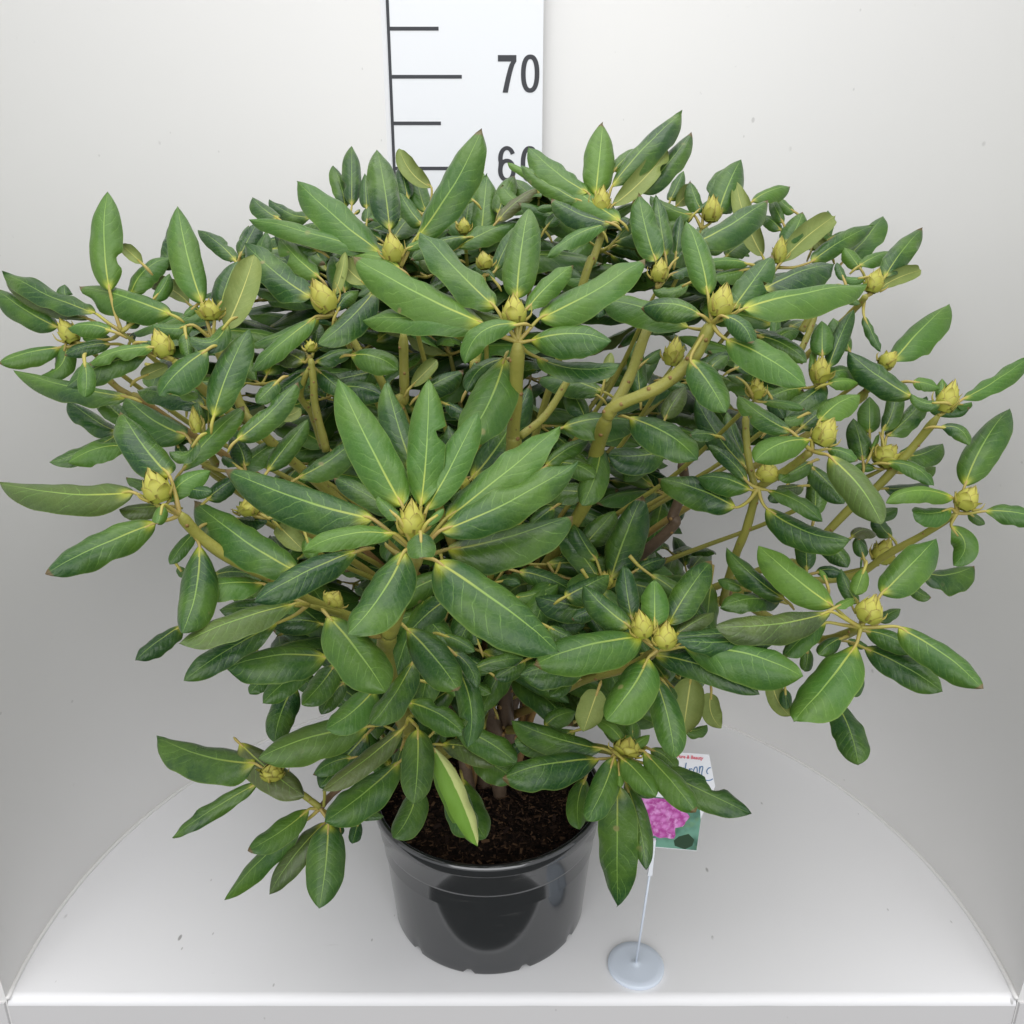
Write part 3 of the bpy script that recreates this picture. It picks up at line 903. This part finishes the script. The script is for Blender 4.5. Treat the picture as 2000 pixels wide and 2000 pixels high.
865 1045 1052 1258 130 12 g=.6 y=-1
985 1012 1268 1342 145 8 g=.3 y=-.5
1010 1085 1565 1352 165 0 y=1 g=.1
845 1190 842 1848 215 0 g=.15 y=-1 t=-2
885 1170 1000 1655 115 20 y=1 g=.1
670 1160 640 1435 120 -25 y=4 g=.2
880 980 718 842 70 -25 g=.9
1020 1000 1165 1120 120 20 y=2 g=.05
850 1080 860 1210 45 0 g=1 y=-1
900 1080 1050 1260 130 0 y=1 g=.05
930 960 920 830 100 0 y=2 g=.4
900 1000 1018 925 60 0 g=1 y=-.6
850 1000 920 920 60 0 g=1 y=-.4
1020 1080 880 880 0.1 0
620 900 290 960 150 20 y=4 g=.1
W G 800 880 -4 n
B 772 890 785 795 118 o
688 805 155 662 205 30 g=.05
705 905 232 1203 92 -10 g=.02
600 690 948 975 185 -15 y=2.5 br=.86 g=.2
W G 1035 1045 -4 n
975 1050 645 1272 130 15 g=.3
928 1132 520 1540 112 -15 g=.3
1062 1120 757 1512 125 -20 g=.2 y=.5
1080 1122 1030 1586 210 10 g=.3 y=-.3
1135 1120 1150 1190 60 0 g=.1 y=.5
W G 1510 560 -5
1465 790 1060 1115 190 15 g=.3
1485 612 1045 947 115 12 y=-1 br=.85
1300 600 702 775 200 -30 y=-1.5 br=.78 g=.7
1330 400 1066 615 190 20 y=-2 g=.6
1562 615 1540 1022 178 10 y=-1.5 br=.76
1560 930 1430 1207 190 25 g=.3 y=-.5 br=.76
1770 880 1850 1200 170 -15 g=.3 y=1
1690 700 1980 820 130 40 y=2 g=.2
1640 712 1886 1252 125 12 g=2 y=-2
1765 270 1830 715 140 50 y=-3 g=.2 cut=.7
1500 72 1782 410 205 15 y=-4 g=.2
1078 5 1388 418 265 12 y=-6 g=.4
1545 240 1308 600 150 15 y=-2 g=.1
1500 470 1815 650 150 30 y=-1 g=.3
900 380 790 690 150 -20 y=3 g=.05
985 265 724 478 130 -12 y=0 g=.3
800 315 655 430 85 -15 y=1 g=.3
1120 265 935 485 140 10 y=2 g=.2
1170 360 1040 540 100 -15 y=3 g=.02
1210 770 995 865 95 -20 y=1 g=.3
1290 640 1030 930 200 0 y=3 g=.05
1245 1105 1210 1235 110 0 y=1 g=.05
1390 600 1300 560 140 0 y=3 g=.02
1110 1060 1380 1090 60 0 y=2 g=.05
1480 700 1420 900 150 0 y=3 g=.02
1750 200 1880 400 80 30 y=-3.5 g=.1
1700 110 1870 200 80 10 y=-2 g=.3
1640 640 1720 560 110 0 y=3 g=.05
1560 350 1440 330 120 0 y=1 g=.02
W H 120 900 -3
-30 880 302 1078 155 20 g=.3
50 1050 292 1180 160 25 y=1 g=.3
10 1160 130 1480 160 -20 y=2 g=.3
60 575 342 508 82 15 g=.05 y=-3
350 520 180 620 100 0 y=3 g=.05
70 640 165 700 130 0 y=3 g=.3
160 590 30 500 130 0 y=2 g=.1
100 440 60 330 150 0 y=3 g=.05
180 780 120 640 130 0 y=4 g=.1
330 960 240 1040 130 0 y=3 g=.02
W P 885 1460 -4
845 1460 934 1652 40 -4 g=1 y=-1
W A 1670 1370 2
1640 1400 1420 1330 110 -20 g=.05
1700 1400 1900 1330 110 15 g=.05
1650 1450 1490 1560 100 0 y=1 g=.05
1690 1340 1720 1190 110 0 y=2 g=.05
1640 1340 1560 1230 100 0 y=2 g=.05
1710 1440 1850 1560 110 0 y=1 g=.1
B 1680 1345 1672 1275 60 o
# stems: region Y0 Y1 r0 r1 age
S C -2 -1 .44 .44 .12 525 1190 420 1380 250 1530 0 1640 -40 1700
S C 6 -1 .36 .44 .15 235 1140 175 1230 90 1460 10 1620 -40 1700
S C -1 6 .5 .5 .12 -40 1690 -100 1900 -150 2150
S B -4 0 .46 .4 .05 1135 1290 1125 1560 1110 1780 1095 1960
S B 3 0 .26 .30 .2 1425 1465 1290 1680 1150 1800
S E 4 2 .26 .3 .15 1325 705 1120 900 1000 1050
S B 5 6 .34 .38 .1 518 1240 522 1450 525 1600 520 1700
S B 5 5 .26 .3 .1 215 1230 330 1420 440 1590
S B 8 7 .3 .3 .1 920 1330 910 1420 900 1520
S B 13 10 .3 .3 .1 1605 660 1540 850 1480 1000
S F 1 0 .25 .28 .15 430 585 440 760 470 930 495 970
S F -4 0 .27 .3 .25 785 775 690 850 600 910 495 975
S F 0 4 .3 .36 .1 495 970 440 1180 380 1330 330 1500 310 1600
S F 4 6 .26 .32 .7 385 1300 345 1450 340 1600
S F 2 6 .3 .32 .1 1470 585 1350 735 1150 960 1000 1080 780 1300 540 1480
S F 0 7 .26 .32 .15 1570 1110 1390 1225 1200 1330 1020 1445 760 1470 560 1400
S F 5 7 .26 .3 .2 1100 430 1050 480 900 600
S F 9 9 .24 .3 .1 800 -20 770 60 730 130
S C 16 14 .26 .3 .1 1105 1050 1060 1210 1000 1350
S C 9 13 .24 .3 .3 1360 1040 1290 1120 1180 1230 1000 1400
S F 8 9 .4 .5 .85 85 830 100 950 40 1120 -20 1240
S D -10 -7 .34 .34 .1 965 835 1080 960 1260 1090 1490 1195 1650 1300
S D 1.5 2 .22 .34 .2 1675 0 1690 130 1700 260 1760 500
S D 2 4 .2 .3 .1 1660 60 1620 200 1680 300 1740 480
S A 2 3 .22 .28 .4 570 1480 650 1550 740 1600 900 1700
S A 0 -1 .34 .34 .1 1165 1300 1240 1480 1310 1660 1460 1830
S A -3 -1 .3 .34 .2 935 1390 1080 1530 1200 1640 1330 1720
S D -4 0 .26 .3 .1 1080 430 1160 560 1230 680
S G -4 -4 .24 .26 .05 800 870 900 940 1035 1040
S G -4 1 .24 .3 .8 1035 1045 1110 960 1290 820 1450 720
S G -4 -4 .12 .12 .2 1055 900 1060 970 1055 1035
S E -16 -12 .5 .55 .2 580 1060 520 1220 470 1390 440 1480
S E -12 2 .55 .6 .1 440 1480 420 1620 500 1900 620 2100
S E -12.5 -11 .34 .42 .35 300 1440 370 1480 445 1450
S H -8 2 .3 .4 .2 875 1040 760 1000 560 980 350 900
S H -10 4 .3 .4 .3 1060 470 900 560 640 640 420 760
S K -8 2 .32 .36 .2 905 725 780 780 640 800 400 700 150 560
S H 6 9 .6 .9 1 255 600 240 760 250 900 260 1000
S H 5 8 .6 .9 1 110 700 160 820 200 960
S G -3 0 .3 .4 .05 1500 300 1510 600 1530 800
S G -2 1 .22 .3 .05 1400 520 1490 560 1500 720
'''
LEAVES = []; WH = []; STEMS = []
def conv(r, x, y): ox, oy, s = REG[r]; return ox + x / s, oy + y / s
reg = 'P'; cur = None
for ln in DATA.strip().splitlines():
    ln = ln.split('#')[0].strip()
    if not ln: continue
    tk = ln.split(); k = tk[0]
    if k == 'W':      # W region cx cy Y
        reg = tk[1]; x, y = conv(reg, float(tk[2]), float(tk[3])); cur = dict(c=(x, y), Y=float(tk[4]), buds=[], stem=None, st=tk[5] if len(tk) > 5 else ''); WH.append(cur)
    elif k == 'B':
        v = list(map(float, tk[1:6])); cur['buds'].append((*conv(reg, v[0], v[1]), *conv(reg, v[2], v[3]), v[4] / REG[reg][2], tk[6] if len(tk) > 6 else ''))
    elif k == 'R': reg = tk[1]
    elif k == 'S':    # S region Y0 Y1 r0 r1 age x y x y ...
        v = list(map(float, tk[2:])); pts = [conv(tk[1], v[5 + 2 * i], v[6 + 2 * i]) for i in range((len(v) - 5) // 2)]; STEMS.append((v[:5], pts))
    else:
        v = list(map(float, tk[:6])); o = {}
        for e in tk[6:]:
            kk, _, vv = e.partition('='); o[kk] = float(vv) if vv else 1
        LEAVES.append((cur, *conv(reg, v[0], v[1]), *conv(reg, v[2], v[3]), v[4] / REG[reg][2], v[5] / REG[reg][2], o))
LM = []
for (wh, bx, by, tx, ty, wpx, bend, o) in LEAVES:
    Y = wh['Y'] + o.get('y', 0); B = at(bx, by, Y); l = (at(tx, ty, Y) - B).length; dx, dy = tx - bx, ty - by; lp = math.hypot(dx, dy)
    if o.get('t') is not None: dY = o['t']
    else:
        k = 1.04 + .36 * abs(dy) / lp; k = max(1.02, min(k, 9.5 / max(l, .1))) if l * k > 9.5 else k
        dep = math.sqrt(max(0, k * k - 1)) * l; dY = dep * (1 if dy < 0 else -.8)
        dY = max(-5, min(5.5, dY))
    B = at(bx, by, Y + .1 * dY); T = at(tx, ty, Y + dY); L = (T - B).length
    mx, my = (bx + tx) / 2 + dy / lp * bend, (by + ty) / 2 - dx / lp * bend; Mi = at(mx, my, Y + dY * .52); toc = (CAM - Mi).normalized(); Mi += toc * (.055 * L)
    N0 = (UP * .75 + toc * .75 + Vector((random.gauss(0, .14), random.gauss(0, .14), 0))).normalized(); t = (T - B).normalized()
    if o.get('u'): N0 = -(toc * .9 + UP * .1).normalized()
    if 'r' in o: N0 = Matrix.Rotation(math.radians(o['r']), 3, t) @ N0
    n = (N0 - t * N0.dot(t)).normalized(); c = t.cross(n); x0, y0 = proj(Mi); x1, y1 = proj(Mi + c * .5); pw = abs((x1 - x0) * dy - (y1 - y0) * dx) / lp / .5
    wr = wpx / max(pw, .1); cl = random.uniform(.75, 1.35); wr *= 1.02 * cl / math.sin(cl); wr = max(.10 * L, min(wr, .66 * L if not o.get('wide') else .8 * L)); 
    rnd = o.get('g', min(1, max(0, random.gauss(.36, .25)))); r2 = o.get('br', random.random() * .68 if random.random() > .04 else .82)
    LM.append(dict(wh=wh, B=B, M=Mi, T=T, w=wr, N=N0, cl=cl, rnd=rnd, r2=r2, area=lp * wpx * (1.15 if Y < 0 else 1) * (.35 if o.get('bk') else 1), o=o))
rank = sorted(range(len(LM)), key=lambda i: -LM[i]['area']); own = set(rank[:97]) | {i for i in range(len(LM)) if LM[i]['o'].get('g', 0) > 1.5}
fol = MB(); fpet = MB()
def petiole(mb, wc, B, M_, T, w_):
    tg = (M_ - B).normalized(); d = B - wc; ln = d.length
    if ln > 3.0 or d.normalized().dot(tg) < .35:
        mb.tube(bez([B - tg * .85 - UP * .3 + Vector((0, .25, 0)), B - tg * .35 - UP * .06, B + tg * .5 - UP * .04], 4), lambda t: .06 + .07 * min(1, t * 3) - .04 * t, 6); return
    mid = wc.lerp(B, .55) - tg * .08 * ln - UP * .05 * ln
    mb.tube(bez([wc, mid, B, B + tg * .8 - UP * .05], 4), lambda t: .155 - .085 * t, 6)
for i, m in enumerate(LM):
    wh = m['wh']; wc = at(*wh['c'], wh['Y']); notch = None
    if not m['o'].get('cut') and m['area'] > 2500 and i % 17 == 5: m['o']['cut'] = random.choice([-1, 1]) * random.uniform(.3, .8)
    if m['o'].get('cut'): notch = (1 if m['o']['cut'] > 0 else -1, abs(m['o']['cut']), random.uniform(.05, .11), random.uniform(.35, .65))
    if i in own:
        mb = MB(); leaf_mesh(mb, m['B'], m['M'], m['T'], m['w'], m['N'], m['rnd'], m['r2'], True, m['cl'], notch)
        lo = mb.build('leaf', M['leaf'], shrub, origin=m['B'])
        if m['o'].get('g', 0) > 1.5: lo['label'] = 'yellow and lime striped leaf hanging over the soil'
        elif m['o'].get('u'): lo['label'] = 'leaf showing its pale olive underside'
        elif m['r2'] > .8: lo['label'] = 'dull bronzed old leaf'
        pb = MB(); petiole(pb, wc, m['B'], m['M'], m['T'], m['w']); pb.build('petiole', M['pet'], lo, origin=m['B'])
    else:
        leaf_mesh(fol, m['B'], m['M'], m['T'], m['w'], m['N'], m['rnd'], m['r2'], True, m['cl'], notch); petiole(fpet, wc, m['B'], m['M'], m['T'], m['w'])
# ---- inner leaves that fill the crown behind the traced ones
def inside(x, y, poly):
    c = False; j = len(poly) - 1
    for i in range(len(poly)):
        if (poly[i][1] > y) != (poly[j][1] > y) and x < (poly[j][0] - poly[i][0]) * (y - poly[i][1]) / (poly[j][1] - poly[i][1]) + poly[i][0]: c = not c
        j = i
    return c
cnt = 0; tries = 0
while cnt < FILLN and tries < 20000:
    tries += 1; a = random.random() * 6.283; rr = math.sqrt(random.random()); c = Vector((PX + 32 * rr * math.cos(a), PY + 8 + 20 * rr * math.sin(a), random.uniform(18, 66)))
    if c.y < 8 + max(0, c.z - 30) * .38: continue
    px, py = proj(c)
    if not inside(px, py, MASK): continue
    n_ = random.randint(4, 7); a0_ = random.random() * 6.283
    for k in range(n_):
        az = a0_ + 2.4 * k; el = random.uniform(-.35, .6); L = random.uniform(6.8, 9); d = Vector((math.cos(az) * math.cos(el), math.sin(az) * math.cos(el), math.sin(el))); B = c + d * 1.2; T = B + d * L - UP * random.uniform(.3, 2)
        Mi = (B + T) / 2 + UP * .5; ok = all(inside(*proj(q), MASK) for q in (T, Mi)) and T.y > 3 + max(0, T.z - 30) * .38 and math.hypot(T.x, T.y - CY) < R - 3 and T.y < 47
        if not ok: continue
        leaf_mesh(fol, B, Mi, T, L * random.uniform(.32, .42), (UP + Vector((random.gauss(0, .25), random.gauss(-.45, .3), 0))).normalized(), min(1, max(0, random.gauss(.25, .15))), random.random() * .68, False); petiole(fpet, c, B, Mi, T, 1)
    cnt += 1
LOW = [(600, 1180), (820, 1120), (1100, 1090), (1380, 1120), (1440, 1230), (1330, 1330), (1230, 1420), (1120, 1440), (1080, 1420), (1040, 1370), (960, 1380), (940, 1440), (880, 1500), (760, 1540), (680, 1480), (640, 1380), (620, 1290)]
for k in range(400):
    x, y = random.uniform(600, 1440), random.uniform(1100, 1540)
    if not inside(x, y, LOW): continue
    Yc = random.uniform(-1, 9); B = at(x, y, Yc); az = math.atan2(B.y - PY - 2, B.x - PX) + random.gauss(0, .9); el = random.uniform(-.9, .3); L = random.uniform(5.5, 8)
    d = Vector((math.cos(az) * math.cos(el), math.sin(az) * math.cos(el), math.sin(el))); T = B + d * L; Mi = (B + T) / 2 + UP * .5
    if not all(inside(*proj(q), LOW) for q in (T, Mi)) or T.z < 11.5 or T.y < -3: continue
    cnt += 1
    if cnt > FILLN + LOWN: break
    leaf_mesh(fol, B, Mi, T, L * random.uniform(.32, .42), (UP * .6 + Vector((random.gauss(0, .25), -.7, 0))).normalized(), min(1, max(0, random.gauss(.25, .15))), random.random() * .8, True); petiole(fpet, B - d * 2, B, Mi, T, 1)
fo = fol.build('foliage', M['leaf'], shrub); fo['kind'] = 'stuff'; fp = fpet.build('petioles', M['pet'], fo); fp['kind'] = 'stuff'
# ---- buds
def bud_mesh(B, T, wd, openb):
    mb = MB(); ax = (T - B); L = ax.length; z = ax / L; x = z.cross(Vector((.2, -1, .1))).normalized(); y = z.cross(x)
    def prf(t): return wd / 2 * (max(0, math.sin(math.pi * min(1, .12 + t * .9) ** .74)) ** .95) if t < .97 else wd * .02
    G = []; A = []
    for i in range(17):
        t = i / 16; r = prf(t) * .86; G.append([B + z * (t * L * .96) + (x * math.cos(q) + y * math.sin(q)) * r for q in [2 * math.pi * k / 16 for k in range(16)]]); A.append([(t, .3, 0, 0)] * 16)
    mb.grid(G, A, True); N = 17; ga = random.random() * 6
    for s in range(N):
        f = s / (N - 1); t0 = .0 + .52 * f; ln = .36 + .14 * f; an = ga + s * 2.4; half = .95 - .35 * f; lift = .05 + .05 * random.random() + (.35 * random.random() if openb == 'o' else 0) * (1 - f * .5)
        tipo = random.random() ** 3 * wd * .22
        P = []; A = []
        for i in range(9):
            u = i / 8; t = min(1.04, t0 + ln * u); wv = (1 - u ** 2.6) * (.75 + .25 * u) + .0; row = []; ar = []
            for j in range(7):
                v = j / 3 - 1; q = an + v * half * wv; r = prf(min(t, .96)) * (.93 + lift * u * u * 1.3 + .06 * (1 - v * v)) + .030 * wd * (N - s) / N + (tipo * max(0, u - .72) / .28 if t0 + ln * u < .93 else 0) + (wd * .38 * max(0, u - .6) if openb == 'o' and s % 3 == 0 else 0)
                row.append(B + z * (t * L) + (x * math.cos(q) + y * math.sin(q)) * r); ar.append((.25 + .6 * t + .08 * math.sin(s * 5), max(abs(v) ** 2.2 * .9, u ** 3.5), 0, 0))
            P.append(row); A.append(ar)
        mb.grid(P, A)
    for s in range(3 if openb != 'o' else 6):      # little recurved bracts round the foot
        an = ga + 1 + s * 2.1; d = (x * math.cos(an) + y * math.sin(an)); r0 = prf(.25); p0 = B + z * (.12 * L) + d * r0 * .9; p1 = p0 + d * wd * .28 + z * L * .18; p2 = p1 + d * wd * .03 + z * L * random.uniform(.12, .3); mb.tube(bez([p0, p1, p2], 4), lambda t: .09 * (1 - t) + .015, 5, lambda t: (.9, .2, 0, 0))
    return mb
for wh in WH:
    for (x0, y0, x1, y1, wpx, fl) in wh['buds']:
        B = at(x0, y0, wh['Y'] - .2); T = at(x1, y1, wh['Y'] - .2); T = T + (T - CAM).normalized() * .35; d = (B - CAM).length
        wd = wpx / 1591 * (B - CAM).dot(Vector((0, cT, -sT))) * 1.04
        bud_mesh(B, T, wd, fl).build('bud', M['bud'], shrub, origin=B)
# ---- branches
AX = Vector((PX, PY, 10)); hub = [Vector((PX - 2.0, PY + 1.2, 10)), Vector((PX + 1.0, PY + 2.2, 10)), Vector((PX - .4, PY + 4, 10)), Vector((PX + 3.0, PY + 3, 10))]
def to_hub(p): return min(hub, key=lambda q: abs(q.x - PX - (p.x - PX) * .12))
def branch(P, r0, r1, ag, scars=True):
    Q = bez(P, 8); mb = MB(); nq = len(Q)
    def rad(t): return (r0 + (r1 - r0) * t) * (1 + .05 * math.sin(t * 37)) * min(1, .55 + t * 12)
    mb.tube(Q, rad, 10, lambda t: (ag(t), 0, 0, 0))
    if scars:
        for k in range(3, nq - 1, 5):
            d = Vector((random.gauss(0, 1), -1, random.gauss(0, .5))).normalized(); rr = rad(k / nq); mb.tube([Q[k], Q[k] + d * rr * 1.15], rr * .32, 6, lambda t: (.55, 0, 0, 0))
    mb.build('branch', M['stem'], shrub)
starts = [pts[0] for v, pts in STEMS]
for si, (v, pts) in enumerate(STEMS):
    Y0, Y1, r0, r1, ag = v; n_ = len(pts); P = [at(p[0], p[1], Y0 + (Y1 - Y0) * i / (n_ - 1)) for i, p in enumerate(pts)]; nS = n_; e_ = pts[-1]
    joined = any(math.dist(e_, q) < 25 for sj, (w_, pp) in enumerate(STEMS) if sj != si for q in pp) or P[-1].z < 16
    if not joined:
        c = P[-1]; h = to_hub(c); j = Vector((PX + (c.x - PX) * .32, PY + (c.y - PY) * .35 + 3, 10 + (c.z - 10) * .58)); P += [j, h + UP * 4, h]
    fr_ = (nS - 1) / (len(P) - 1); branch(P, r0, r1 * .92 * (1.2 if not joined else 1), lambda t: ag + (1.0 * max(0, t - fr_) / max(.01, 1 - fr_) if not joined else 0))
for i, wh in enumerate(WH):
    if 'n' in wh['st'] or any(math.dist(wh['c'], q) < 32 for q in starts): continue
    c = at(*wh['c'], wh['Y']); h = to_hub(c)
    j = Vector((PX + (c.x - PX) * .34, PY + (c.y - PY) * .40 + 2, 10 + (c.z - 10) * .58)); m1 = c * .72 + j * .28 - UP * max(0, (c.z - j.z) * .10); m1.y += 4; j.y += 4
    branch([c, m1, j, h + UP * 5 + Vector((0, 3, 0)), h], .16, .28, lambda t: .12 + .95 * max(0, t - .25), False)
for hx, t_ in ((0, -.8), (1, .6), (2, 1.5)):
    h = hub[hx]; mb = MB(); mb.tube(bez([h - UP * 1, h + Vector((t_ * .4, 0, 5)), h + Vector((t_ * 2, 1, 13)), h + Vector((t_ * 3.5, 2, 22))], 8), lambda t: .72 - .35 * t, 12, lambda t: (1.0 - .4 * t, 0, 0, 0)); mb.build('trunk', M['stem'], shrub)
